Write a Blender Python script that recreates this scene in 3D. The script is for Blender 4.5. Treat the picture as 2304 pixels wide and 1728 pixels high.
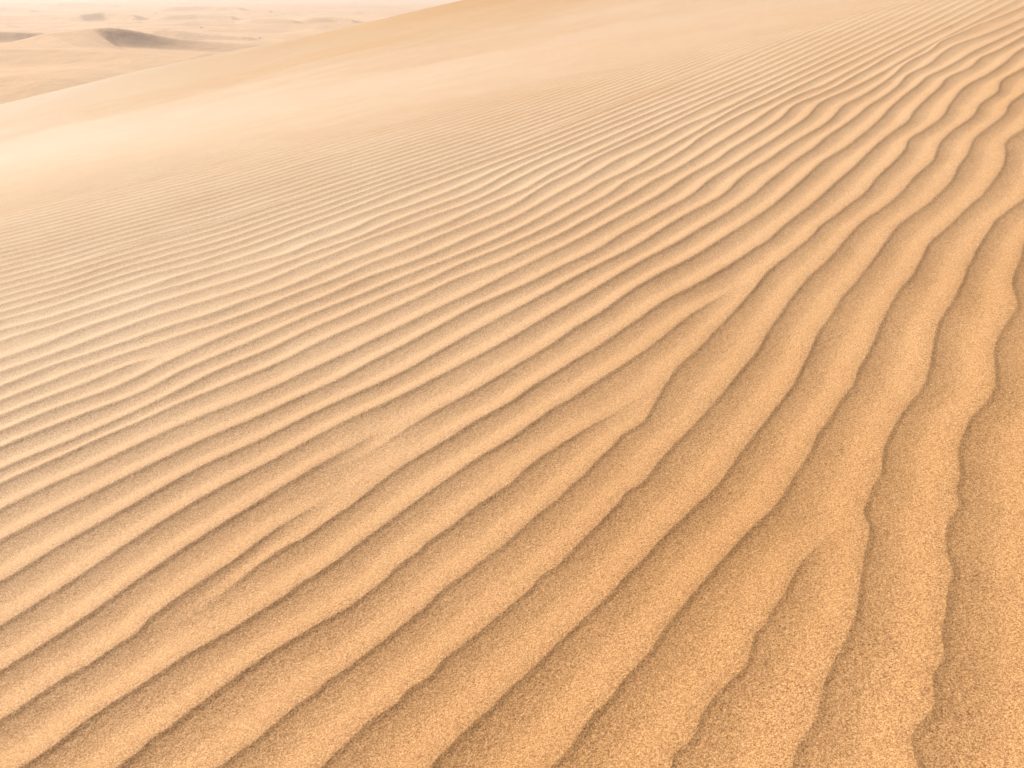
import bpy, math, random
import numpy as np
from mathutils import Vector

# ------------------------------------------------------------------ clearing
for o in list(bpy.data.objects):
    bpy.data.objects.remove(o, do_unlink=True)
scene = bpy.context.scene
C = scene.collection
R = math.radians

# ------------------------------------------------------------------ camera
F_PX, W_PX, H_PX = 1900.0, 2304.0, 1728.0
HORIZON = -25.0                      # the true horizon lies just above the frame
PITCH = math.atan((H_PX / 2 - HORIZON) / F_PX)
EYE = 1.5                            # metres above the dune surface, square to it
cam_d = bpy.data.cameras.new('camera')
cam = bpy.data.objects.new('camera', cam_d)
C.objects.link(cam)
cam.location = (0, 0, 0)
cam.rotation_euler = (math.pi / 2 - PITCH, 0, 0)
cam_d.sensor_width = 36.0
cam_d.lens = 36.0 * F_PX / W_PX
cam_d.clip_start = 0.05
cam_d.clip_end = 60000
scene.camera = cam

# ------------------------------------------------------------------ sun and sky
SUN_AZ, SUN_EL = R(-57), R(34)       # azimuth from straight ahead, to the left
w = bpy.data.worlds.new('World'); scene.world = w; w.use_nodes = True
nt = w.node_tree
sky = nt.nodes.new('ShaderNodeTexSky'); sky.sky_type = 'NISHITA'
sky.sun_disc = False; sky.sun_elevation = SUN_EL; sky.sun_rotation = SUN_AZ
sky.air_density = 1.0; sky.dust_density = 4.0; sky.ozone_density = 1.0
bg = nt.nodes['Background']; bg.inputs['Strength'].default_value = 0.058
nt.links.new(sky.outputs[0], bg.inputs['Color'])
sd = bpy.data.lights.new('sun', 'SUN'); sd.energy = 5.0; sd.angle = R(0.6)
sd.color = (1.0, 0.945, 0.85)
so = bpy.data.objects.new('sun', sd); C.objects.link(so)
sun_dir = Vector((math.sin(SUN_AZ) * math.cos(SUN_EL), math.cos(SUN_AZ) * math.cos(SUN_EL), math.sin(SUN_EL)))
so.rotation_euler = sun_dir.to_track_quat('Z', 'Y').to_euler()
so.location = (-30, 20, 40)

scene.render.engine = 'CYCLES'
scene.cycles.volume_bounces = 2
vs = scene.view_settings
vs.view_transform = 'Standard'; vs.look = 'None'; vs.gamma = 1.0
vs.exposure = 0.21

# ------------------------------------------------------------------ numeric helpers
def ray(u, v):
    """direction through pixel (u, v) of the 2304 x 1728 photograph"""
    cx = (np.asarray(u, float) - W_PX / 2) / F_PX
    cy = (H_PX / 2 - np.asarray(v, float)) / F_PX
    cp, sp = math.cos(PITCH), math.sin(PITCH)
    return np.stack([cx, cp + sp * cy, -sp + cp * cy], -1)

def hash2(ix, iy, seed):
    h = (ix.astype(np.int64) * 374761393 + iy.astype(np.int64) * 668265263 + seed * 1442695041) & 0xFFFFFFFF
    h = ((h ^ (h >> 13)) * 1274126177) & 0xFFFFFFFF
    h = h ^ (h >> 16)
    return (h & 0xFFFFFF) / float(0xFFFFFF) * 2 - 1

def vnoise(x, y, seed=0):
    ix, iy = np.floor(x), np.floor(y)
    fx, fy = x - ix, y - iy
    fx = fx * fx * fx * (fx * (fx * 6 - 15) + 10); fy = fy * fy * fy * (fy * (fy * 6 - 15) + 10)
    a = hash2(ix, iy, seed); b = hash2(ix + 1, iy, seed)
    c = hash2(ix, iy + 1, seed); d = hash2(ix + 1, iy + 1, seed)
    return (a * (1 - fx) + b * fx) * (1 - fy) + (c * (1 - fx) + d * fx) * fy

def fbm(x, y, seed=0, octv=3):
    r = 0; a = 1.0; t = 0
    for k in range(octv):
        r = r + a * vnoise(x * 2 ** k + 17.3 * k, y * 2 ** k - 9.1 * k, seed + k); t += a; a *= 0.5
    return r / t

def sstep(a, b, x):
    t = np.clip((x - a) / (b - a), 0, 1)
    return t * t * (3 - 2 * t)

# ------------------------------------------------------------------ the dune's broad shape
n_ = np.cross(ray(0, 215), ray(1152, -35)); n_ /= np.linalg.norm(n_)
if n_[2] < 0: n_ = -n_
def plane(x, y): return -(EYE + n_[0] * x + n_[1] * y) / n_[2]

CREST_Y = 62.0
SKY_U = [-2500, -900, 0, 208, 375, 521, 677, 781, 885, 1031, 1500, 2304, 4200]
SKY_V = [760, 418, 227, 180, 141, 107, 78, 57, 31, -6, -116, -300, -700]
_u = np.linspace(-2500, 4200, 400); _v = np.interp(_u, SKY_U, SKY_V)
_k = np.hanning(31); _k /= _k.sum()
_v = np.convolve(np.pad(_v, 15, mode='edge'), _k, 'valid')
_r = ray(_u, _v); CR_X = _r[:, 0] / _r[:, 1] * CREST_Y; CR_Z = _r[:, 2] / _r[:, 1] * CREST_Y
CR_D = CR_Z - plane(CR_X, CREST_Y)

PLAIN_Z = -34.0
def dune_base(x, y):
    z = plane(x, y)
    dc = np.interp(x, CR_X, CR_D)
    # the near flank rolls over a soft brow, dips into a hollow, then climbs to the far crest
    yy = y + 0.9 * np.sin(x * 0.16 + 0.4) * sstep(8, 20, y)
    z = z + 0.04 * np.exp(-((yy - 14.5) / 3.2) ** 2)
    z = z - 0.08 * np.exp(-((yy - 24) / 6.5) ** 2)
    g = sstep(20, CREST_Y + 6, y)
    z = z + dc * g
    # crest rounding and slope falling away behind
    b = np.clip(y - (CREST_Y - 5), 0, None)
    z = z - 0.5 * b * b / (b + 22.0)
    # gentle swells
    z = z + 0.10 * fbm(x / 9.0, y / 7.0, 5, 2) * sstep(15, 34, y)
    z = z + 0.004 * fbm(x / 1.9, y / 1.9, 9, 2) * sstep(1.0, 4, y)
    return z

# ------------------------------------------------------------------ ripple crests
# Traced crest lines.  Each tile of the survey is 576 x 432 px; points are (X, Y) in 1/3.84 px.
T = {}
for r_, y0 in zip('DCBA', (0, 432, 864, 1296)):
    for c_ in range(4): T[r_ + str(c_)] = (576 * c_, y0)
# one line per crest, from the camera side outwards; '>n' / '<n' = the end (far-right / near-left) melts
# into the crest n places further on in this list
CRESTS = [
 ('', 'A3 1300 1659 1235 1390 1330 1250 1440 1150 1430 950 1430 850 1510 700 1500 520 1530 290 1560 50|B3 1590 1659 1540 1400 1550 1200 1640 1050 1630 900 1660 780 1640 560 1700 400 1740 300 1900 130 1960 0|C3 1955 1400 1970 1290 2030 1170 2150 975 2120 850 2110 750 2160 620 2212 430'),
 ('', 'A3 200 1659 230 1520 330 1360 410 1230 450 1060 510 860 570 740 660 560 740 380 780 200 800 0|B3 810 1659 840 1420 870 1240 830 1130 890 930 980 730 990 600 1040 450 1130 290 1230 150 1350 0|C3 1370 1590 1410 1440 1430 1280 1480 1110 1600 930 1680 760 1740 610 1860 400 1980 230 2212 60'),
 ('>-1', 'A2 1380 1659 1400 1540 1550 1400 1640 1190 1750 1030 1900 890 2030 750 2100 520 2212 370|A3 0 340 130 170 230 0|B3 220 1659 270 1570 380 1430 470 1330 560 1250 720 1120'),
 ('', 'A2 320 1659 380 1600 530 1440 700 1200 830 1070 1000 850 1200 640 1290 490 1500 220 1680 0|B2 1850 1480 2000 1310 2212 1110|B3 90 1010 180 880 250 750 350 600 430 430 520 310 600 180 730 0|C3 780 1530 870 1380 940 1210 1020 1040 1120 860 1250 710 1320 580 1400 430 1550 300 1690 160 1870 0|D3 1900 1620 2010 1470 2050 1350 2060 1220 2212 1110'),
 ('', 'A1 1500 1650 1600 1540 1750 1390 1900 1250 2050 1110 2212 950|A2 170 800 280 690 420 550 560 420 720 270 850 150 980 0|B2 1140 1500 1280 1340 1430 1200 1560 1070 1700 940 1800 840 1950 620 2080 450 2212 290|B3 40 230 130 120 220 0|C3 280 1540 340 1420 420 1240 560 1030 640 900 760 770 870 630 1000 450 1140 270 1350 120 1490 0|D3 1590 1550 1640 1440 1720 1330 1780 1200 1900 1100 2040 990 2090 890 2212 800'),
 ('', 'A1 550 1659 620 1590 740 1470 870 1350 1000 1230 1200 1100 1330 970 1480 880 1620 720 1800 580 2000 420 2212 240|A2 150 110 250 0|B2 390 1570 500 1450 640 1310 780 1170 900 1040 1000 920 1130 840 1240 700 1350 570 1450 470 1550 370 1650 260 1780 120 1880 0|C2 2000 1510 2120 1370 2212 1200|C3 90 1080 190 930 270 830 370 710 500 600 640 440 720 350 830 240 980 140 1150 0|D3 1270 1520 1420 1390 1480 1240 1590 1130 1760 1010 1840 890 1980 790 2020 690 2212 580'),
 ('', 'A0 1880 1659 2050 1530 2212 1410|A1 130 1300 250 1200 400 1080 530 990 620 900 750 820 900 700 1060 580 1200 470 1330 370 1480 250 1590 130 1770 0|B1 1860 1590 1950 1520 2080 1430 2212 1320|B2 150 1190 270 1080 380 1000 500 880 600 800 750 640 850 550 960 430 1130 330 1190 240 1250 130 1330 0|C2 1430 1510 1600 1360 1750 1200 1880 1070 1980 960 2100 820 2212 680|C3 150 560 250 480 360 390 450 290 580 200 720 90 840 0|D3 950 1520 1080 1400 1180 1290 1220 1200 1350 1120 1500 1010 1580 880 1720 730 1890 640 2040 540 2160 440 2212 410'),
 ('>-1', 'A0 1010 1659 1080 1600 1200 1510 1300 1410 1450 1310 1600 1190 1800 1040 1950 930 2080 830 2212 740|A1 150 640 350 520 500 430 620 360 800 260 950 150 1130 10|B1 1200 1590 1400 1440 1520 1330 1700 1210 1870 1070 2050 950 2212 840|B2 90 750 300 590 500 470 700 340 850 260 1020 150 1200 70 1370 -30'),
 ('>-2', 'A0 150 1659 370 1530 750 1240 1000 1075 1250 915 1420 800 1600 680 1800 570 2000 455 2212 320|A1 250 160 400 45|B1 480 1659 750 1480 900 1360 1080 1230 1280 1080 1450 950 1700 780 1900 640 2212 460|B2 150 350 350 210 500 130 680 10|C2 960 1490 1200 1330 1420 1150 1600 1020 1750 920 1900 820 2080 750 2150 730'),
 ('<1', 'A0 1180 480 1400 420 1560 340 1720 250 1860 160 2000 60|B1 0 1560 250 1400 400 1330 560 1220 700 1120 820 1040 950 940 1100 820 1270 700 1400 620 1550 530 1700 440 1850 340 2050 230 2212 140|B2 100 70 200 0|C2 400 1540 560 1440 700 1360 850 1260 950 1190 1100 1090 1250 980 1380 900 1500 840 1700 730 1900 610 2100 480 2212 410|C3 130 290 260 190 390 90 490 0|D3 600 1560 740 1440 840 1340 970 1220 1100 1120 1210 1040 1250 970 1400 820 1480 750 1560 660 1740 580 1850 490 1990 430 2212 310'),
 ('>1', 'A0 0 1240 150 1150 350 1010 550 880 780 750 1000 600 1170 490 1300 350 1400 280 1500 200 1650 100 1800 0|B0 2000 1530 2150 1420|B1 0 1370 250 1190 450 1060 600 960 800 850 900 790'),
 ('<1', 'B1 490 755 620 720 750 680 980 570 1250 400 1430 300 1620 190 1800 100 1980 0|C1 2100 1580 2212 1520|C2 170 1410 350 1320 500 1190 650 1110 800 1020 950 900 1150 770 1350 660 1500 590 1700 470 1850 370 2000 280 2212 140|C3 170 0|D3 370 1480 480 1380 640 1290 800 1170 950 1040 1060 920 1200 800 1310 720 1370 660 1500 600 1650 520 1800 430 2000 340 2212 240'),
 ('>-1', 'A0 0 820 200 690 400 570 600 440 800 310 950 200 1100 80 1220 0|B0 1400 1530 1550 1440 1700 1330 1900 1220 2050 1120 2212 1020|B1 200 900 450 750 640 630 850 520 1000 410 1230 290 1400 215'),
 ('', 'A0 0 430 150 330 300 250 450 150 600 50 700 0|B0 850 1530 1000 1440 1200 1310 1350 1210 1550 1080 1750 980 1900 880 2050 810 2212 730|B1 200 620 430 500 600 400 800 300 1000 210 1150 150 1300 70 1440 0|C1 1620 1570 1800 1470 1950 1400 2212 1250|C2 180 1150 350 1040 500 960 640 880 800 780 950 690 1100 600 1250 520 1450 420 1600 320 1800 210 1950 110 2110 0|D2 2212 1560|D3 110 1480 250 1370 400 1270 500 1180 650 1080 800 970 850 920 1000 830 1130 730 1210 640 1380 560 1500 460 1640 380 1850 310 2000 250 2212 160'),
 ('', 'A0 0 60|B0 80 1659 250 1550 450 1430 650 1310 850 1200 1000 1120 1250 980 1450 860 1650 750 1850 650 2000 590 2212 500|B1 250 370 520 230 750 130 900 60 1040 0|C1 1200 1590 1400 1480 1600 1360 1800 1250 2000 1140 2212 1030|C2 180 930 350 840 520 740 680 660 850 570 1000 500 1150 410 1350 280 1500 190 1700 90 1850 0|D2 1950 1550 2100 1440 2212 1380|D3 150 1270 330 1160 500 1060 600 960 640 910 800 830 950 740 1080 650 1200 540 1400 440 1510 350 1700 270 1900 180 2212 80'),
 ('', 'B0 0 1340 200 1250 400 1140 600 1040 800 940 1000 840 1200 740 1400 640 1550 570 1700 500 1900 410 2050 350 2212 290|B1 230 170 430 80 620 10|C1 850 1540 1050 1430 1300 1310 1500 1200 1700 1090 1900 980 2212 850|C2 200 760 400 650 600 560 780 470 950 350 1150 250 1300 160 1450 80 1580 0|D2 1700 1550 1900 1430 2050 1330 2212 1230|D3 150 1130 330 1010 410 920 470 870 700 770 900 670 1040 595'),
 ('', 'B0 0 1080 200 980 400 880 600 800 800 700 1000 610 1200 510 1400 420 1600 330 1850 230 2000 170 2212 90|B1 200 0|C1 400 1560 600 1470 800 1380 1000 1280 1200 1180 1400 1090 1600 985 1800 900 2000 800 2212 690|C2 200 590 400 490 600 390 800 280 1000 170 1150 90 1310 0|D2 1450 1560 1600 1470 1800 1360 1850 1310 2000 1220 2212 1090|D3 130 1000 190 930 240 895 400 830 600 740 770 640 870 590 1000 510'),
 ('', 'B0 0 860 200 760 450 660 700 540 900 440 1150 350 1400 230 1600 130 1800 70 1950 0|C0 2100 1590 2212 1555|C1 200 1470 400 1370 550 1290 800 1180 1000 1100 1200 1000 1350 940 1600 810 1800 720 2000 650 2212 560|C2 200 460 400 370 600 260 800 150 950 60 1060 0|D2 1230 1550 1400 1470 1550 1380 1750 1250 1950 1130 2080 1050 2212 960|D3 100 900 300 800 500 730'),
 ('', 'B0 0 730 250 620 500 530 700 440 900 350 1120 255 1350 140 1600 20|C0 1800 1570 2000 1480 2212 1400|C1 200 1320 400 1210 650 1110 900 1000 1100 910 1300 830 1500 760 1700 650 1900 570 2212 440|C2 200 350 400 250 620 130 860 0|D2 1000 1550 1200 1460 1400 1340 1530 1260 1600 1200 1800 1080 1950 1000 2212 880'),
 ('', 'B0 0 540 200 450 400 380 600 300 800 220 1000 150 1250 65|C0 1380 1640 1500 1570 1700 1480 1900 1400 2212 1270|C1 150 1200 350 1110 650 980 900 890 1150 780 1300 720 1600 600 1900 480 2212 340|C2 200 240 400 130 640 0|D2 800 1560 1000 1470 1200 1350 1400 1240 1600 1130 1800 1010 2000 900 2212 810'),
 ('', 'B0 0 400 200 320 400 230 600 160 800 100 1050 0|C0 1200 1590 1400 1480 1600 1390 1850 1275 2212 1130|C1 300 1010 600 900 850 780 1050 700 1300 620 1600 500 1900 360 2212 230|C2 200 120 410 0|D2 600 1560 800 1440 960 1350 1100 1290 1300 1190 1500 1080 1700 1000 2212 750'),
 ('>-1', 'B0 0 270 200 190 400 110 570 50 720 0|C0 900 1580 1100 1490 1300 1420 1450 1365 1620 1350'),
 ('', 'B0 0 140 200 60 370 0|C0 550 1580 800 1490 1050 1400 1350 1310 1530 1240 1750 1180 2000 1090 2212 1020|C1 300 890 600 780 750 730 900 650 1080 580 1300 500 1550 390 1800 290 2212 120|D2 190 1659 350 1560 550 1470 650 1400 850 1300 1050 1210 1250 1120 1500 1000 1800 860 2212 700'),
 ('', 'B0 0 20|C0 250 1575 550 1460 850 1370 1100 1280 1300 1215 1500 1140 1800 1060 2000 980 2212 900|C1 200 850 400 760 600 680 800 590 1000 520 1250 420 1600 290 1900 150 2212 20|D2 60 1659 300 1520 600 1370 900 1230 1200 1090'),
 ('', 'C0 0 1550 250 1470 550 1365 850 1250 1100 1155 1300 1080 1600 990 1900 900 2212 800|C1 200 720 430 620 700 520 900 430 1200 320 1500 210 1800 110 2050 0|D2 0 1570 300 1420 600 1290'),
 ('', 'C0 0 1440 200 1380 380 1310 620 1210 900 1110 1100 1050 1300 970 1500 910 1700 850 2212 700|C1 300 590 600 480 850 400 1100 290 1300 210 1600 100 1850 10|D2 0 1480 300 1340'),
 ('', 'C0 0 1290 200 1220 450 1150 700 1060 900 1000 1150 920 1350 850 1600 790 1850 710 2212 600|C1 250 540 500 430 800 330 1100 190 1350 110 1650 0|D2 0 1410 300 1290'),
 ('', 'C0 0 1190 300 1120 600 1030 900 930 1100 870 1350 790 1600 700 1900 620 2212 520|C1 400 370 800 220 1200 80 1400 0'),
 ('', 'C0 0 1100 300 1030 600 940 850 850 1050 790 1350 690 1600 640 1900 540 2212 440|C1 400 290 800 150 1150 10'),
]
AX_AZ = R(42.0)                      # the ripples run off towards this azimuth
AXS = (math.sin(AX_AZ), math.cos(AX_AZ)); AXT = (-math.cos(AX_AZ), math.sin(AX_AZ))
def px_to_st(u, v):
    d = ray(u, v); k = -EYE / (d @ n_)
    P = d * k[:, None]
    return P[:, 0] * AXS[0] + P[:, 1] * AXS[1], P[:, 0] * AXT[0] + P[:, 1] * AXT[1]

S_GRID = np.concatenate([np.arange(-8, 12, 0.01), np.arange(12, 60, 0.05)])
LAM = 0.165
def crest_st(txt):
    us, vs_ = [], []
    for seg in txt.split('|'):
        f = seg.split(); x0, y0 = T[f[0]]; q = list(map(float, f[1:]))
        us += [x0 + a / 3.84 for a in q[0::2]]; vs_ += [y0 + a / 3.84 for a in q[1::2]]
    s, t = px_to_st(np.array(us), np.array(vs_))
    o = np.argsort(s); s, t = s[o], t[o]
    keep = np.concatenate([[True], np.diff(s) > 0.004]); s, t = s[keep], t[keep]
    return s, t

def smooth_interp(sg, s, t):
    """cubic through the traced points with tame tangents"""
    m = np.gradient(t, s); d = np.diff(t) / np.diff(s)
    for i in range(1, len(s) - 1):
        m[i] = 0.5 * (d[i - 1] + d[i])
    i = np.clip(np.searchsorted(s, sg) - 1, 0, len(s) - 2)
    h = s[i + 1] - s[i]; x = np.clip((sg - s[i]) / h, 0, 1)
    return ((2 * x**3 - 3 * x**2 + 1) * t[i] + (x**3 - 2 * x**2 + x) * h * m[i]
            + (-2 * x**3 + 3 * x**2) * t[i + 1] + (x**3 - x**2) * h * m[i + 1])

N = len(CRESTS)
known = np.zeros((N, len(S_GRID)), bool); tv = np.zeros((N, len(S_GRID))); rng = []
for i, (flag, txt) in enumerate(CRESTS):
    s, t = crest_st(txt)
    tv[i] = smooth_interp(S_GRID, s, t)
    if i >= 11:                                      # take the tremor out of the finer, farther traces
        kw = np.hanning(47); kw /= kw.sum(); base_ = np.interp(S_GRID, s[[0, -1]], t[[0, -1]])
        tv[i] = base_ + np.convolve(np.pad(tv[i] - base_, 23, mode='edge'), kw, 'valid')
    known[i] = (S_GRID >= s[0]) & (S_GRID <= s[-1]); rng.append((s[0], s[-1]))
J = len(S_GRID)
flags = [f for f, _ in CRESTS]
# crests present at the near-left ends of the lines, and at their far-right ends
near_set = [i for i in range(N) if flags[i][:1] != '<']
far_set = [i for i in range(N) if flags[i][:1] != '>']
def estimate(members):
    """place of every member crest at each station, from the ones surveyed there plus typical gaps"""
    gaps = []
    for a_, b_ in zip(members[:-1], members[1:]):
        m_ = known[a_] & known[b_]
        gaps.append(np.median(tv[b_][m_] - tv[a_][m_]) if m_.any() else LAM * 1.3)
    gaps = np.array(gaps); rank = np.arange(len(gaps)) / len(gaps)
    est = np.full((len(members), J), np.nan); ar = np.arange(len(members), dtype=float)
    for j in range(J):
        kn = [q for q, i in enumerate(members) if known[i, j]]
        if not kn: continue
        shr = 1 - 0.40 * sstep(4, 9.5, S_GRID[j]) * sstep(0.45, 0.75, rank)
        tref = np.concatenate([[0], np.cumsum(gaps * shr)])
        est[:, j] = tref + np.interp(ar, kn, tv[[members[q] for q in kn], j] - tref[kn])
    ok = np.where(~np.isnan(est[0]))[0]
    est[:, :ok[0]] = est[:, ok[0]:ok[0] + 1]; est[:, ok[-1] + 1:] = est[:, ok[-1]:ok[-1] + 1]
    ker = np.hanning(161); ker /= ker.sum()
    return {i: np.convolve(np.pad(est[k], 80, mode='edge'), ker, 'valid') for k, i in enumerate(members)}
e_near, e_far = estimate(near_set), estimate(far_set)
rows, wts = [], []
for i in range(N):
    a, b = rng[i]; ja, jb = np.searchsorted(S_GRID, a), min(np.searchsorted(S_GRID, b), J - 1)
    line = tv[i].copy(); wt = np.ones(J)
    soft = min(0.55, (b - a) * 0.35)
    if i in e_near:
        e = e_near[i]; left = e + (tv[i, ja] - e[ja]) * np.exp(-(a - S_GRID).clip(0) / 1.2)
        line = np.where(S_GRID < a, left, line)
    else: wt *= sstep(a, a + soft, S_GRID)
    if i in e_far:
        e = e_far[i]; right = e + (tv[i, jb] - e[jb]) * np.exp(-(S_GRID - b).clip(0) / 1.2)
        line = np.where(S_GRID > b, right, line)
    else: wt *= 1 - sstep(b - soft, b, S_GRID)
    rows.append(line); wts.append(wt)
# beyond the surveyed right-hand ends the upper crests keep an even step in depth from the one before
KG = np.linspace(-1.0, 2.2, 900)
def to_depth(line):
    X_, Y_ = S_GRID * AXS[0] + line * AXT[0], S_GRID * AXS[1] + line * AXT[1]
    m_ = Y_ > 0.5; k_ = X_[m_] / Y_[m_]; y_ = Y_[m_]; o_ = np.argsort(k_)
    return np.interp(KG, k_[o_], y_[o_])
def depth_line(D):
    S_, T_ = D * (AXS[0] * KG + AXS[1]), D * (AXT[0] * KG + AXT[1])
    o = np.argsort(S_); S_, T_ = S_[o], T_[o]
    out = np.interp(S_GRID, S_, T_)
    return np.where(S_GRID < S_[0], T_[0] - 1.0 * (S_GRID - S_[0]), out)
prev = 14
for i in range(15, N):
    if i not in far_set: continue
    b = rng[i][1]; jb = min(np.searchsorted(S_GRID, b), J - 1)
    kb = (b * AXS[0] + tv[i, jb] * AXT[0]) / (b * AXS[1] + tv[i, jb] * AXT[1])
    Di, Dp = to_depth(rows[i]), to_depth(rows[prev])
    k81 = np.hanning(91); k81 /= k81.sum()           # the step follows the general run of its neighbour, not each kink
    Dp = np.convolve(np.pad(Dp, 45, mode='reflect', reflect_type='odd'), k81, 'valid')
    g0 = np.interp(kb, KG, Di) - np.interp(kb, KG, Dp)
    gk = np.interp(KG, [0, 0.3, 0.45, 0.6, 1.2, 2.2], [0.28, 0.34, 0.39, 0.45, 0.75, 1.5])
    De = Dp + g0 + (gk - g0) * sstep(kb, kb + 0.22, KG) + 0.02 * vnoise(KG / 0.05, np.full(len(KG), i * 1.7), 77) * sstep(kb, kb + 0.1, KG)
    ext = depth_line(np.where(KG > kb, De, Di))
    rows[i] = np.where(S_GRID > b, ext, rows[i])
    prev = i
# where a fading crest is gone it must not cross its neighbours
TAB = [(r, w_, flags[k] != '') for k, (r, w_) in enumerate(zip(rows, wts))]
one = np.ones(J)
def wob(n, sc, seed): return vnoise(S_GRID / sc + n * 0.31, np.full(J, n * 0.23), seed)
cur = rows[0].copy()
for n in range(1, 40):
    cur = cur - 0.23 * (1.0 + 0.2 * wob(n, 0.9, 31)); TAB.append((cur.copy(), one, False))
# beyond the last surveyed crest the train swings round, crest after crest, at a near even spacing in depth
last = rows[-1]
D = to_depth(last)
kern = np.hanning(41); kern /= kern.sum()
D = np.convolve(np.pad(D, 20, mode='edge'), kern, 'valid')
dlt = np.interp(KG, [-1, -0.6, -0.3, 0, 0.3, 0.45, 0.6, 1.2, 2.2], [0.26, 0.26, 0.27, 0.29, 0.34, 0.40, 0.46, 0.8, 1.6])
dl = []
for n in range(1, 62):
    D = D + dlt * (1 + 0.05 * vnoise(KG / 0.16 + 0.2 * n, np.full(len(KG), n * 0.35), 41)) \
          + 0.013 * vnoise(KG / 0.035 + 5.7 * n, np.full(len(KG), n * 0.6), 43)
    if n % 4 == 0: D = np.convolve(np.pad(D, 20, mode='edge'), kern, 'valid')
    dl.append(D.copy()); TAB.append((depth_line(D), one, False))
rf = random.Random(12)
for n in range(0, 60, 4):                            # young crests forking off part of the way along
    k0 = rf.uniform(-0.6, 0.6); side = rf.choice((-1, 1)); Lk = rf.uniform(0.08, 0.2)
    mid = 0.5 * (dl[n] + dl[n + 1]); S_ = mid * (AXS[0] * KG + AXS[1])
    wk = sstep(0, Lk, side * (KG - k0)); wk = wk * (1 - sstep(0.25, 0.45, side * (KG - k0)))
    o = np.argsort(S_)
    TAB.append((depth_line(mid), np.interp(S_GRID, S_[o], wk[o]), True))
TLINE = np.array([q[0] for q in TAB]); TWT = np.array([q[1] for q in TAB]); TSOFT = [q[2] for q in TAB]

def ripple_height(x, y):
    s = x * AXS[0] + y * AXS[1]; t = x * AXT[0] + y * AXT[1]
    # small meander of the crest lines, growing towards the sheltered right-hand side
    mnd = 0.12 + 0.3 * (1 - sstep(0.8, 2.6, t))
    t = t + mnd * (0.005 * vnoise(s / 0.13, t / 0.30, 61) + 0.003 * vnoise(s / 0.05, t / 0.12, 62))
    s = np.clip(s, S_GRID[0], S_GRID[-1] - 1e-6)
    jf = np.interp(s, S_GRID, np.arange(J)); ji = np.minimum(jf.astype(int), J - 2); fr = jf - ji
    ut = 0.44
    def cell(lo, hi):
        okk = (lo > -900) & (hi < 900)
        sp = np.where(okk, hi - lo, 1.0)
        u = np.where(okk, (hi - t) / np.maximum(sp, 1e-5), 0.0)      # 0 on the crest, growing towards the camera
        lee = 0.87 * (1 - np.clip(u / ut, 0, 1)) ** 1.95 + 0.13 * np.clip(1 - u / 0.08, 0, 1)
        vv = np.clip((u - ut) / (1 - ut), 0, 1)
        p = np.where(u < ut, lee, 0.5 - 0.5 * np.cos(math.pi * vv ** 0.92))
        return np.where(okk, -0.27 * np.tanh(sp / 0.27) * (1 - p), 0.0)
    lo = np.full(s.shape, -1e3); hi = np.full(s.shape, 1e3)
    for k in range(len(TLINE)):
        tk = TLINE[k][ji] * (1 - fr) + TLINE[k][ji + 1] * fr
        m = tk <= t
        if TSOFT[k]:
            full = np.minimum(TWT[k][ji], TWT[k][ji + 1]) >= 1
            a = m & (tk > lo) & full; b = ~m & (tk < hi) & full
        else: a = m & (tk > lo); b = ~m & (tk < hi)
        lo = np.where(a, tk, lo); hi = np.where(b, tk, hi)
    # crests that are only just rising or dying away: the two strongest inside each cell
    w1 = np.zeros(s.shape); t1 = np.zeros(s.shape); w2 = np.zeros(s.shape); t2 = np.zeros(s.shape)
    for k in range(len(TLINE)):
        if not TSOFT[k]: continue
        wk = TWT[k][ji] * (1 - fr) + TWT[k][ji + 1] * fr
        tk = TLINE[k][ji] * (1 - fr) + TLINE[k][ji + 1] * fr
        part = (wk > 0) & (np.minimum(TWT[k][ji], TWT[k][ji + 1]) < 1) & (tk > lo) & (tk < hi)
        # a dying crest is also let down as it nears a neighbour
        a = part & (wk > w1); b = part & ~a & (wk > w2)
        w2 = np.where(a, w1, np.where(b, wk, w2)); t2 = np.where(a, t1, np.where(b, tk, t2))
        w1 = np.where(a, wk, w1); t1 = np.where(a, tk, t1)
    H0 = cell(lo, hi)
    q = w1 > 0
    lo1 = np.where(q & (t1 <= t), t1, lo); hi1 = np.where(q & (t1 > t), t1, hi); H1 = cell(lo1, hi1)
    q2 = w2 > 0
    lo2 = np.where(q2 & (t2 <= t), np.maximum(t2, lo1), lo1); hi2 = np.where(q2 & (t2 > t), np.minimum(t2, hi1), hi1)
    H2 = cell(lo2, hi2)
    return (1 - w1) * H0 + (w1 - w2) * H1 + w2 * H2

def dune_height(x, y, az):
    z = dune_base(x, y)
    sel = (y > 0.15) & (y < 26) & (np.abs(az) < R(80))
    h = np.zeros_like(x)
    hs = ripple_height(x[sel], y[sel])
    xs, ys = x[sel], y[sel]
    fade = (1 - sstep(12.0, 17.5, ys + 1.3 * vnoise(xs / 3.0, ys / 3.0, 71)))
    fade *= 1 - sstep(R(62), R(78), np.abs(az[sel]))
    fade *= 1 - 0.42 * sstep(8, 12.5, ys)
    vary = 1 + 0.22 * (1 - 0.75 * sstep(3.5, 8, ys)) * fbm(xs / 0.5, ys / 0.5, 81, 2)
    # the ripples lie flatter on the sheltered right-hand side
    sT = xs * AXT[0] + ys * AXT[1]
    vary *= 0.66 + 0.34 * sstep(0.2, 2.4, sT)
    h[sel] = hs * RIP_A * fade * vary
    return z + h
RIP_A = 1 / 9.0

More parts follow.
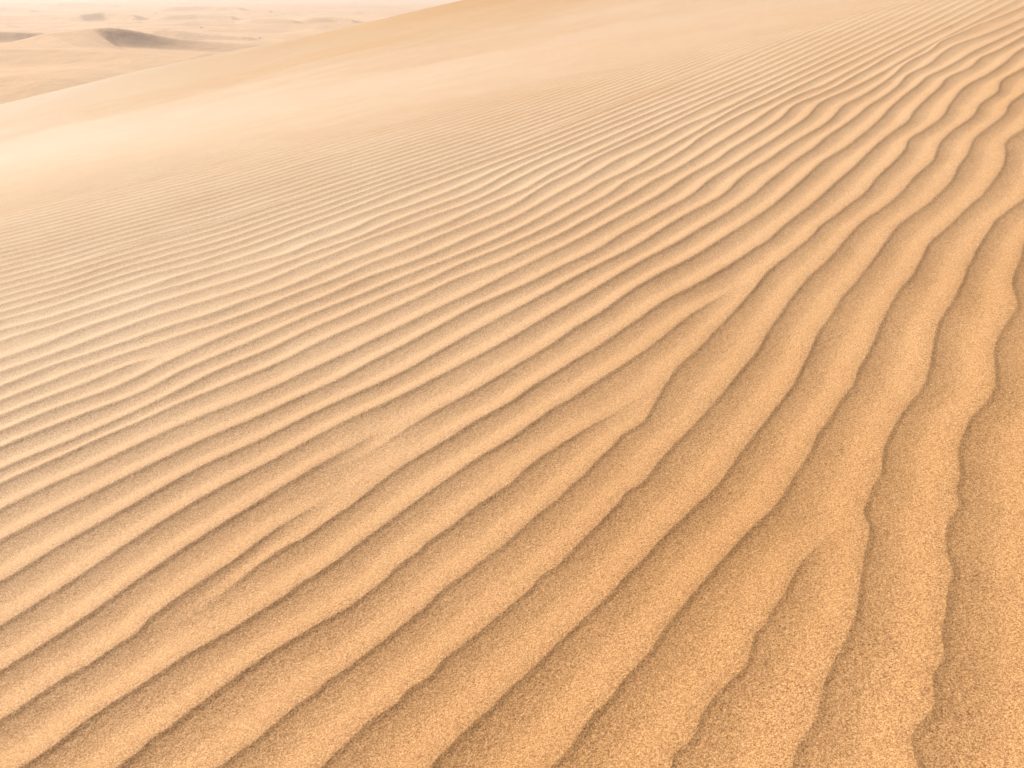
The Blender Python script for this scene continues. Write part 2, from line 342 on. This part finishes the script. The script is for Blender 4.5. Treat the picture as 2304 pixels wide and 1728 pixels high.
# ------------------------------------------------------------------ polar sheet -> mesh
def polar_mesh(name, radii, azs, zf, mat, wrap=True, smooth=True):
    A, Rr = np.meshgrid(azs, radii)
    x = Rr * np.sin(A); y = Rr * np.cos(A)
    z = zf(x, y, A)
    nr, na = A.shape
    co = np.stack([x, y, z], -1).reshape(-1, 3).astype(np.float32)
    i = np.arange(nr - 1)[:, None] * na; jn = np.arange(na)[None, :]
    jn2 = (jn + 1) % na
    if not wrap: jn, jn2 = jn[:, :-1], jn2[:, :-1]
    q = np.stack([i + jn, i + jn2, i + na + jn2, i + na + jn], -1).reshape(-1, 4).astype(np.int32)
    q = q[:, ::-1]
    me = bpy.data.meshes.new(name)
    me.vertices.add(len(co)); me.vertices.foreach_set('co', co.ravel())
    me.loops.add(q.size); me.loops.foreach_set('vertex_index', np.ascontiguousarray(q).ravel())
    me.polygons.add(len(q)); me.polygons.foreach_set('loop_start', np.arange(0, q.size, 4, dtype=np.int32))
    me.polygons.foreach_set('use_smooth', np.ones(len(q), bool))
    me.update(); me.validate()
    me.materials.append(mat)
    o = bpy.data.objects.new(name, me); C.objects.link(o)
    return o

# ------------------------------------------------------------------ materials
def sand_material(name, near):
    m = bpy.data.materials.new(name); m.use_nodes = True
    t = m.node_tree; N_ = t.nodes; L = t.links
    bs = N_['Principled BSDF']
    bs.inputs['Roughness'].default_value = 0.8 if near else 1.0
    bs.inputs['Specular IOR Level'].default_value = 0.12 if near else 0.0
    geo = N_.new('ShaderNodeNewGeometry')
    def noise(scale, detail=2, rough=0.5, vec=None):
        n = N_.new('ShaderNodeTexNoise'); n.inputs['Scale'].default_value = scale
        n.inputs['Detail'].default_value = detail; n.inputs['Roughness'].default_value = rough
        L.new(vec or geo.outputs['Position'], n.inputs['Vector']); return n
    def ramp(src, a, b, ca, cb):
        r = N_.new('ShaderNodeValToRGB'); L.new(src, r.inputs[0])
        r.color_ramp.elements[0].position = a; r.color_ramp.elements[1].position = b
        r.color_ramp.elements[0].color = (*ca, 1); r.color_ramp.elements[1].color = (*cb, 1); return r
    def mix(kind, fac, a, b):
        x = N_.new('ShaderNodeMix'); x.data_type = 'RGBA'; x.blend_type = kind
        if isinstance(fac, float): x.inputs[0].default_value = fac
        else: L.new(fac, x.inputs[0])
        for sck, val in ((x.inputs[6], a), (x.inputs[7], b)):
            if isinstance(val, tuple): sck.default_value = (*val, 1)
            else: L.new(val, sck)
        return x.outputs[2]
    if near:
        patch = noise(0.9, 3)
        near_tone = ramp(patch.outputs['Fac'], 0.3, 0.7, (0.545, 0.312, 0.138), (0.60, 0.354, 0.165)).outputs[0]
        glare_tone = ramp(patch.outputs['Fac'], 0.3, 0.7, (0.70, 0.51, 0.335), (0.735, 0.56, 0.385)).outputs[0]
        # amber tone pales leftwards and with distance: sun glare and haze painted into it
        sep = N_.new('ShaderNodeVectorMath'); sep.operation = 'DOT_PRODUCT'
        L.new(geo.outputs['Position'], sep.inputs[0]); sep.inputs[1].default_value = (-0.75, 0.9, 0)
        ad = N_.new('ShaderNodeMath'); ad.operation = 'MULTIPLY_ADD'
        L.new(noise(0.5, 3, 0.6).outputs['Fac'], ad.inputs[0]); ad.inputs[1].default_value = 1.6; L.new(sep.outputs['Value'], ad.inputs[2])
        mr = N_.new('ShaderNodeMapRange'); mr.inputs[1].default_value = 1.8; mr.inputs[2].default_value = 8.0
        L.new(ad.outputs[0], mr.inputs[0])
        col = mix('MIX', mr.outputs[0], near_tone, glare_tone)
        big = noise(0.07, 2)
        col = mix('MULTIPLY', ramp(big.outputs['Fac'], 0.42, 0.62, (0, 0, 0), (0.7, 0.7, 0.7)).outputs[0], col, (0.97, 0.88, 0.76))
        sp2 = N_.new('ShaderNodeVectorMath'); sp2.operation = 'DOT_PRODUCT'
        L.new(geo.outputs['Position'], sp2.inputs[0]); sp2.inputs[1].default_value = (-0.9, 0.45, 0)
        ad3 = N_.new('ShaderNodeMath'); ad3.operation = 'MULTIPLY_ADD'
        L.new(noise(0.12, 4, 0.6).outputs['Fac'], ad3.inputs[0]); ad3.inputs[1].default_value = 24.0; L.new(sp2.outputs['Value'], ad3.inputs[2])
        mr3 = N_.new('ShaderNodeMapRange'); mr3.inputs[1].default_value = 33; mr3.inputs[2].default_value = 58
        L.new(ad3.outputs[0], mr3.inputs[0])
        col = mix('MIX', mr3.outputs[0], col, (0.70, 0.575, 0.43))  # paler towards the left skyline: sunlit crest painted into the sand colour
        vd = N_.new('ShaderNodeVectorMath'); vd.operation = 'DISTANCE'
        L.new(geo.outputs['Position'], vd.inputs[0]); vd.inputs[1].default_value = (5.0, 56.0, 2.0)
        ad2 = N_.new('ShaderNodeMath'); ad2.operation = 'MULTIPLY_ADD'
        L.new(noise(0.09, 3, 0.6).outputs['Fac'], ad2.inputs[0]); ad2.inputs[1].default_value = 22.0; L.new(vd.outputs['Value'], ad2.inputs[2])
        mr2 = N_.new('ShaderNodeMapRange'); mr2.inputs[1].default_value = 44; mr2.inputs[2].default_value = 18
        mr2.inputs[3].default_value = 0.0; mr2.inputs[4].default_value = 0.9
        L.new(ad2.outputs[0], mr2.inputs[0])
        col = mix('MIX', mr2.outputs[0], col, (0.65, 0.42, 0.22))  # orange area on the far flank: shading of its steeper face, painted in
        # grains: pale quartz, amber and dark ones
        g1 = noise(420, 1, 0.6)
        col = mix('MULTIPLY', 0.75, col, ramp(g1.outputs['Fac'], 0.36, 0.62, (0.46, 0.38, 0.30), (1.28, 1.30, 1.34)).outputs[0])
        g2 = noise(170, 2, 0.7)
        col = mix('MULTIPLY', 0.60, col, ramp(g2.outputs['Fac'], 0.35, 0.62, (0.58, 0.48, 0.40), (1.2, 1.22, 1.26)).outputs[0])
        vor = N_.new('ShaderNodeTexVoronoi'); vor.inputs['Scale'].default_value = 260
        L.new(geo.outputs['Position'], vor.inputs['Vector'])
        sc = N_.new('ShaderNodeSeparateColor'); L.new(vor.outputs['Color'], sc.inputs[0])
        rr = N_.new('ShaderNodeValToRGB'); L.new(sc.outputs[0], rr.inputs[0])
        rr.color_ramp.elements[0].position = 0.10; rr.color_ramp.elements[0].color = (0.30, 0.20, 0.14, 1)
        rr.color_ramp.elements[1].position = 0.13; rr.color_ramp.elements[1].color = (0.98, 0.98, 0.98, 1)
        e = rr.color_ramp.elements.new(0.90); e.color = (0.98, 0.98, 0.98, 1)
        e = rr.color_ramp.elements.new(0.93); e.color = (1.35, 1.42, 1.5, 1)
        col = mix('MULTIPLY', ramp(noise(4.0, 3, 0.6).outputs['Fac'], 0.35, 0.65, (0.15, 0.15, 0.15), (0.45, 0.45, 0.45)).outputs[0], col, rr.outputs[0])
        # bump from grains
        b1 = N_.new('ShaderNodeBump'); b1.inputs['Strength'].default_value = 0.55; b1.inputs['Distance'].default_value = 0.0025
        L.new(g2.outputs['Fac'], b1.inputs['Height'])
        b2 = N_.new('ShaderNodeBump'); b2.inputs['Strength'].default_value = 0.35; b2.inputs['Distance'].default_value = 0.006
        L.new(noise(45, 3, 0.6).outputs['Fac'], b2.inputs['Height']); L.new(b1.outputs[0], b2.inputs['Normal'])
        b3 = N_.new('ShaderNodeBump'); b3.inputs['Strength'].default_value = 0.3; b3.inputs['Distance'].default_value = 0.03
        L.new(noise(5.0, 5, 0.65).outputs['Fac'], b3.inputs['Height']); L.new(b2.outputs[0], b3.inputs['Normal'])
        L.new(b3.outputs[0], bs.inputs['Normal'])
    else:
        mp = N_.new('ShaderNodeMapping'); mp.inputs['Scale'].default_value = (0.35, 1.0, 1.0)
        L.new(geo.outputs['Position'], mp.inputs['Vector'])
        p1 = noise(0.006, 4, 0.55, mp.outputs[0])
        col = ramp(p1.outputs['Fac'], 0.35, 0.65, (0.72, 0.49, 0.31), (0.76, 0.54, 0.36)).outputs[0]
        p2 = noise(0.03, 3, 0.6, mp.outputs[0])
        col = mix('MULTIPLY', 0.6, col, ramp(p2.outputs['Fac'], 0.3, 0.55, (0.88, 0.86, 0.85), (1.03, 1.03, 1.03)).outputs[0])
        b2 = N_.new('ShaderNodeBump'); b2.inputs['Strength'].default_value = 0.5; b2.inputs['Distance'].default_value = 2.0
        L.new(noise(0.08, 4, 0.6).outputs['Fac'], b2.inputs['Height']); L.new(b2.outputs[0], bs.inputs['Normal'])
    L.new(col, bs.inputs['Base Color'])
    return m
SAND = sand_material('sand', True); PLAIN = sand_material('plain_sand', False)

# ------------------------------------------------------------------ near dune
inner = np.array([0.02, 0.15, 0.35, 0.6, 0.8])
rad = [0.9]
while rad[-1] < 18.6:                                # about one pixel per row, never coarser than the far ripples need
    rad.append(rad[-1] + min((rad[-1] ** 2 + 2.4) / 1.55 * 0.00086, 0.024))
rad = np.array(rad)
far_r = np.geomspace(18.7, 62, 230)[1:]
far_r2 = np.geomspace(62.5, 420, 110)
radii = np.concatenate([inner, rad, far_r, far_r2])
azs = np.concatenate([np.linspace(-180, -70, 60)[:-1], np.linspace(-70, -44, 180)[:-1], np.linspace(-44, 44, 1500)[:-1],
                      np.linspace(44, 70, 180)[:-1], np.linspace(70, 180, 60)[:-1]]) * math.pi / 180
def near_z(x, y, a):
    z = dune_height(x, y, a)
    return np.maximum(z, PLAIN_Z - 6)
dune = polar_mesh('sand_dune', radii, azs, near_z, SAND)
dune['kind'] = 'structure'; dune['label'] = 'large rippled sand dune'

# ------------------------------------------------------------------ plain with low dunes far below
def far_dune(x, y, z, pts, face, slip, wind, soft=1.0):
    """crest through pts (px, py, distance); slip face towards azimuth `face`, long windward back"""
    e = (math.sin(face), math.cos(face)); g = (e[1], -e[0])
    P = []
    for u, v, d in pts:
        r = ray(u, v); k = d / r[1]; P.append(r * k)
    P = np.array(P); a = P[:, 0] * g[0] + P[:, 1] * g[1]; b = P[:, 0] * e[0] + P[:, 1] * e[1]; h = P[:, 2]
    o = np.argsort(a); a, b, h = a[o], b[o], h[o]
    sl = np.array(slip if isinstance(slip, (list, tuple)) else [slip] * len(pts))[o]
    ag = np.linspace(a[0], a[-1], 200)
    kk = np.hanning(33); kk /= kk.sum()
    bg_ = np.convolve(np.pad(np.interp(ag, a, b), 16, mode='edge'), kk, 'valid')
    hg = np.convolve(np.pad(np.interp(ag, a, h), 16, mode='edge'), kk, 'valid')
    A = x * g[0] + y * g[1]; B = x * e[0] + y * e[1]
    slip = np.interp(A, a, sl); bc = np.interp(A, ag, bg_); hc = np.interp(A, ag, hg)
    out = np.maximum(ag[0] - A, A - ag[-1]).clip(0)
    hc = hc - out * 0.25
    q = B - bc
    t = np.where(q > 0, hc - slip * q, hc - wind * (-q) ** 2 / (-q + 14.0))
    d_ = t - z
    return z + 0.5 * (d_ + np.sqrt(d_ * d_ + soft * soft)) - 0.0

def plain_z(x, y, a):
    r = np.hypot(x, y)
    z = PLAIN_Z + 2.2 * fbm(x / 190, y / 150, 101, 3) * sstep(200, 600, r)
    z = z + 3.2 * (0.5 - np.abs(fbm(x / 75, y / 45, 111, 3))) * sstep(450, 800, r)
    for args in FAR_DUNES: z = far_dune(x, y, z, *args)
    return z
FAR_DUNES = [
    # crest points (px, py, distance), azimuth the slip face looks to, slip slope, back slope, toe softness
    ([(760, 114, 585), (600, 101, 562), (480, 96, 548), (375, 86, 533), (320, 73, 522), (275, 65, 512), (238, 62, 503),
      (205, 66, 496), (170, 71, 490), (110, 78, 482)], R(142), [.1, .12, .16, .36, .5, .52, .48, .16, .1, .08], 0.10, 0.5),
    ([(135, 80, 590), (100, 76, 580), (40, 73, 570), (-60, 71, 560), (-300, 76, 540)], R(145), 0.6, 0.08, 0.4),
    ([(560, 84, 640), (470, 78, 645), (400, 70, 650), (345, 67, 655)], R(160), 0.3, 0.06, 0.5),
    ([(-400, 105, 380), (0, 112, 400), (100, 114, 400), (260, 122, 395), (420, 140, 370)], R(165), 0.10, 0.05, 2.5),
    ([(-300, 180, 270), (0, 175, 270), (90, 186, 262), (200, 215, 250)], R(175), 0.08, 0.05, 2.0),
    ([(380, 35, 1060), (440, 33, 1060), (520, 36, 1040)], R(150), 0.4, 0.05, 0.5),
    ([(570, 44, 960), (620, 41, 950), (660, 45, 940)], R(150), 0.3, 0.05, 0.5),
    ([(700, 40, 980), (745, 38, 980), (790, 43, 960)], R(150), 0.3, 0.05, 0.5),
    ([(-50, 18, 1500), (20, 16, 1500), (70, 21, 1450)], R(150), 0.3, 0.05, 0.5),
    ([(130, 8, 1900), (180, 7, 1900), (260, 10, 1850)], R(150), 0.3, 0.05, 0.5),
    ([(180, 33, 1050), (230, 28, 1100), (300, 33, 1050)], R(150), 0.25, 0.05, 0.5),
    ([(380, 16, 1500), (450, 13, 1500), (540, 17, 1450)], R(150), 0.3, 0.05, 0.5),
]
rl = random.Random(7)
for _ in range(34):                                  # many small dunes scattered over the plain
    u_ = rl.uniform(-250, 950); v_ = rl.choice((rl.uniform(2, 26), rl.uniform(14, 58)))
    d_ = 31.0 * 2316 / (v_ + 25) * rl.uniform(0.97, 1.0); w_ = rl.uniform(16, 44)
    FAR_DUNES.append(([(u_ - w_, v_ + 2.5, d_ * 1.004), (u_, v_, d_), (u_ + w_ * 0.8, v_ + 3, d_ * 0.995)],
                      R(rl.uniform(135, 155)), rl.uniform(0.45, 0.65), 0.05, 0.4))
pr = np.concatenate([np.geomspace(90, 2500, 520), np.geomspace(2600, 40000, 60)])
pa = np.concatenate([np.linspace(-180, -50, 60)[:-1], np.linspace(-50, 20, 700)[:-1], np.linspace(20, 180, 80)[:-1]]) * math.pi / 180
plain = polar_mesh('desert_plain', pr, pa, plain_z, PLAIN)
plain['kind'] = 'structure'; plain['label'] = 'pale desert plain with low dunes'

# ------------------------------------------------------------------ haze
def haze_box(x0, x1, y0, y1, z0, z1, dens):
    me = bpy.data.meshes.new('haze')
    v = [(x, y, z) for z in (z0, z1) for y in (y0, y1) for x in (x0, x1)]
    me.from_pydata(v, [], [(0, 2, 3, 1), (4, 5, 7, 6), (0, 1, 5, 4), (2, 6, 7, 3), (0, 4, 6, 2), (1, 3, 7, 5)])
    o = bpy.data.objects.new('haze', me); C.objects.link(o)
    m = bpy.data.materials.new('haze'); m.use_nodes = True; t = m.node_tree
    t.nodes.remove(t.nodes['Principled BSDF'])
    pv = t.nodes.new('ShaderNodeVolumePrincipled')
    pv.inputs['Color'].default_value = (0.83, 0.825, 0.85, 1); pv.inputs['Density'].default_value = dens
    pv.inputs['Anisotropy'].default_value = 0.33
    t.links.new(pv.outputs[0], t.nodes['Material Output'].inputs['Volume'])
    me.materials.append(m); o['kind'] = 'stuff'; o['label'] = 'pale dusty haze over the desert'
    return o
haze_box(-41000, 41000, -41000, 41000, PLAIN_Z - 12, 230, 0.00034)

# ------------------------------------------------------------------ sand blown low over the far half of the flank
def blowing_sand():
    ys_ = np.linspace(8.0, 46.0, 90); ks = np.linspace(-1.1, 1.3, 120)
    K, Y = np.meshgrid(ks, ys_); X = K * Y
    base = dune_base(X, Y)
    th = 0.75 * sstep(8.5, 16.0, Y) * (1 - sstep(20, 42, Y)) * (0.7 + 0.5 * fbm(X / 6.0, Y / 3.0, 201, 3))
    th = th * sstep(-1.1, -0.9, K) * (1 - sstep(1.1, 1.3, K))
    top = base - 0.06 + np.maximum(th, 0.0); bot = base - 0.30
    n, m = K.shape
    co = np.concatenate([np.stack([X, Y, top], -1).reshape(-1, 3), np.stack([X, Y, bot], -1).reshape(-1, 3)])
    o = n * m; f = []
    for i in range(n - 1):
        for j in range(m - 1):
            a = i * m + j
            f.append((a, a + 1, a + m + 1, a + m)); f.append((o + a, o + a + m, o + a + m + 1, o + a + 1))
    for j in range(m - 1):
        f.append((j, o + j, o + j + 1, j + 1)); a = (n - 1) * m + j; f.append((a, a + 1, o + a + 1, o + a))
    for i in range(n - 1):
        a = i * m; f.append((a, a + m, o + a + m, o + a)); a = i * m + m - 1; f.append((a, o + a, o + a + m, a + m))
    me = bpy.data.meshes.new('blowing_sand'); me.from_pydata(co.tolist(), [], f); me.update()
    ob = bpy.data.objects.new('blowing_sand', me); C.objects.link(ob)
    mt = bpy.data.materials.new('blown_sand_air'); mt.use_nodes = True; t = mt.node_tree
    t.nodes.remove(t.nodes['Principled BSDF'])
    pv = t.nodes.new('ShaderNodeVolumePrincipled')
    pv.inputs['Color'].default_value = (0.95, 0.92, 0.90, 1); pv.inputs['Density'].default_value = 0.032
    pv.inputs['Anisotropy'].default_value = 0.4
    t.links.new(pv.outputs[0], t.nodes['Material Output'].inputs['Volume'])
    me.materials.append(mt)
    ob['kind'] = 'stuff'; ob['label'] = 'thin veil of sand blowing low over the dune flank'
blowing_sand()

# ------------------------------------------------------------------ scrub on the plain
LEAF = bpy.data.materials.new('dry_scrub'); LEAF.use_nodes = True
_n = LEAF.node_tree; _b = _n.nodes['Principled BSDF']; _b.inputs['Roughness'].default_value = 0.9
_t = _n.nodes.new('ShaderNodeTexNoise'); _t.inputs['Scale'].default_value = 1.5
_c = _n.nodes.new('ShaderNodeValToRGB'); _c.color_ramp.elements[0].color = (0.16, 0.10, 0.055, 1); _c.color_ramp.elements[1].color = (0.30, 0.20, 0.11, 1)
_n.links.new(_t.outputs[0], _c.inputs[0]); _n.links.new(_c.outputs[0], _b.inputs['Base Color'])
def shrub_mesh(seed):
    r = random.Random(seed); v, f = [], []
    def blade(p, q, w):
        d = (q - p).normalized(); sd = d.cross(Vector((r.uniform(-1, 1), r.uniform(-1, 1), r.uniform(-1, 1)))).normalized() * w
        k = len(v); v.extend([p - sd, p + sd, q + sd * 0.3, q - sd * 0.3]); f.append((k, k + 1, k + 2, k + 3))
    for _ in range(26):
        a = r.uniform(0, 6.28); l = r.uniform(0.5, 1.3); e = r.uniform(0.25, 1.1)
        q = Vector((math.cos(a) * math.cos(e), math.sin(a) * math.cos(e), math.sin(e))) * l
        blade(Vector((0, 0, -0.1)), q, 0.03)
        for _ in range(16):
            c = q * r.uniform(0.35, 1.0) + Vector((r.gauss(0, .12), r.gauss(0, .12), r.gauss(0, .08)))
            blade(c, c + Vector((r.uniform(-1, 1), r.uniform(-1, 1), r.uniform(-.2, 1))) * 0.22, 0.05)
    me = bpy.data.meshes.new('desert_shrub'); me.from_pydata([tuple(p) for p in v], [], f); me.materials.append(LEAF); return me
SM = [shrub_mesh(k) for k in range(3)]
SHRUBS = [(487, 78, 1.5), (586, 86, 0.9), (453, 63, 1.2), (401, 52, 1.1), (440, 35, 1.9), (508, 37, 1.7), (524, 52, 1.0),
          (734, 41, 1.8), (690, 60, 1.0), (588, 43, 1.6), (610, 27, 1.8), (350, 30, 1.7), (300, 45, 1.0), (655, 47, 1.0)]
for k, (u, v, sc_) in enumerate(SHRUBS):
    r = ray(u, v); d = 34.0 / -r[2]
    for _ in range(6):
        zz = float(plain_z(np.array([r[0] * d]), np.array([r[1] * d]), 0)[0]); d = zz / r[2]
    ob = bpy.data.objects.new('desert_shrub', SM[k % 3]); C.objects.link(ob)
    ob.location = (r[0] * d, r[1] * d, zz - 0.05); ob.scale = (sc_ * 1.2, sc_ * 1.2, sc_ * 0.6); ob.rotation_euler.z = k * 1.7
    ob['category'] = 'shrub'; ob['group'] = 'scrub bushes dotted over the far plain'
    ob['label'] = ('largest dark scrub bush on the plain, right of the brown-shadowed dune' if k == 0
                   else 'tiny dark scrub bush far out on the hazy desert plain')
print('dune verts', len(dune.data.vertices), 'plain', len(plain.data.vertices))
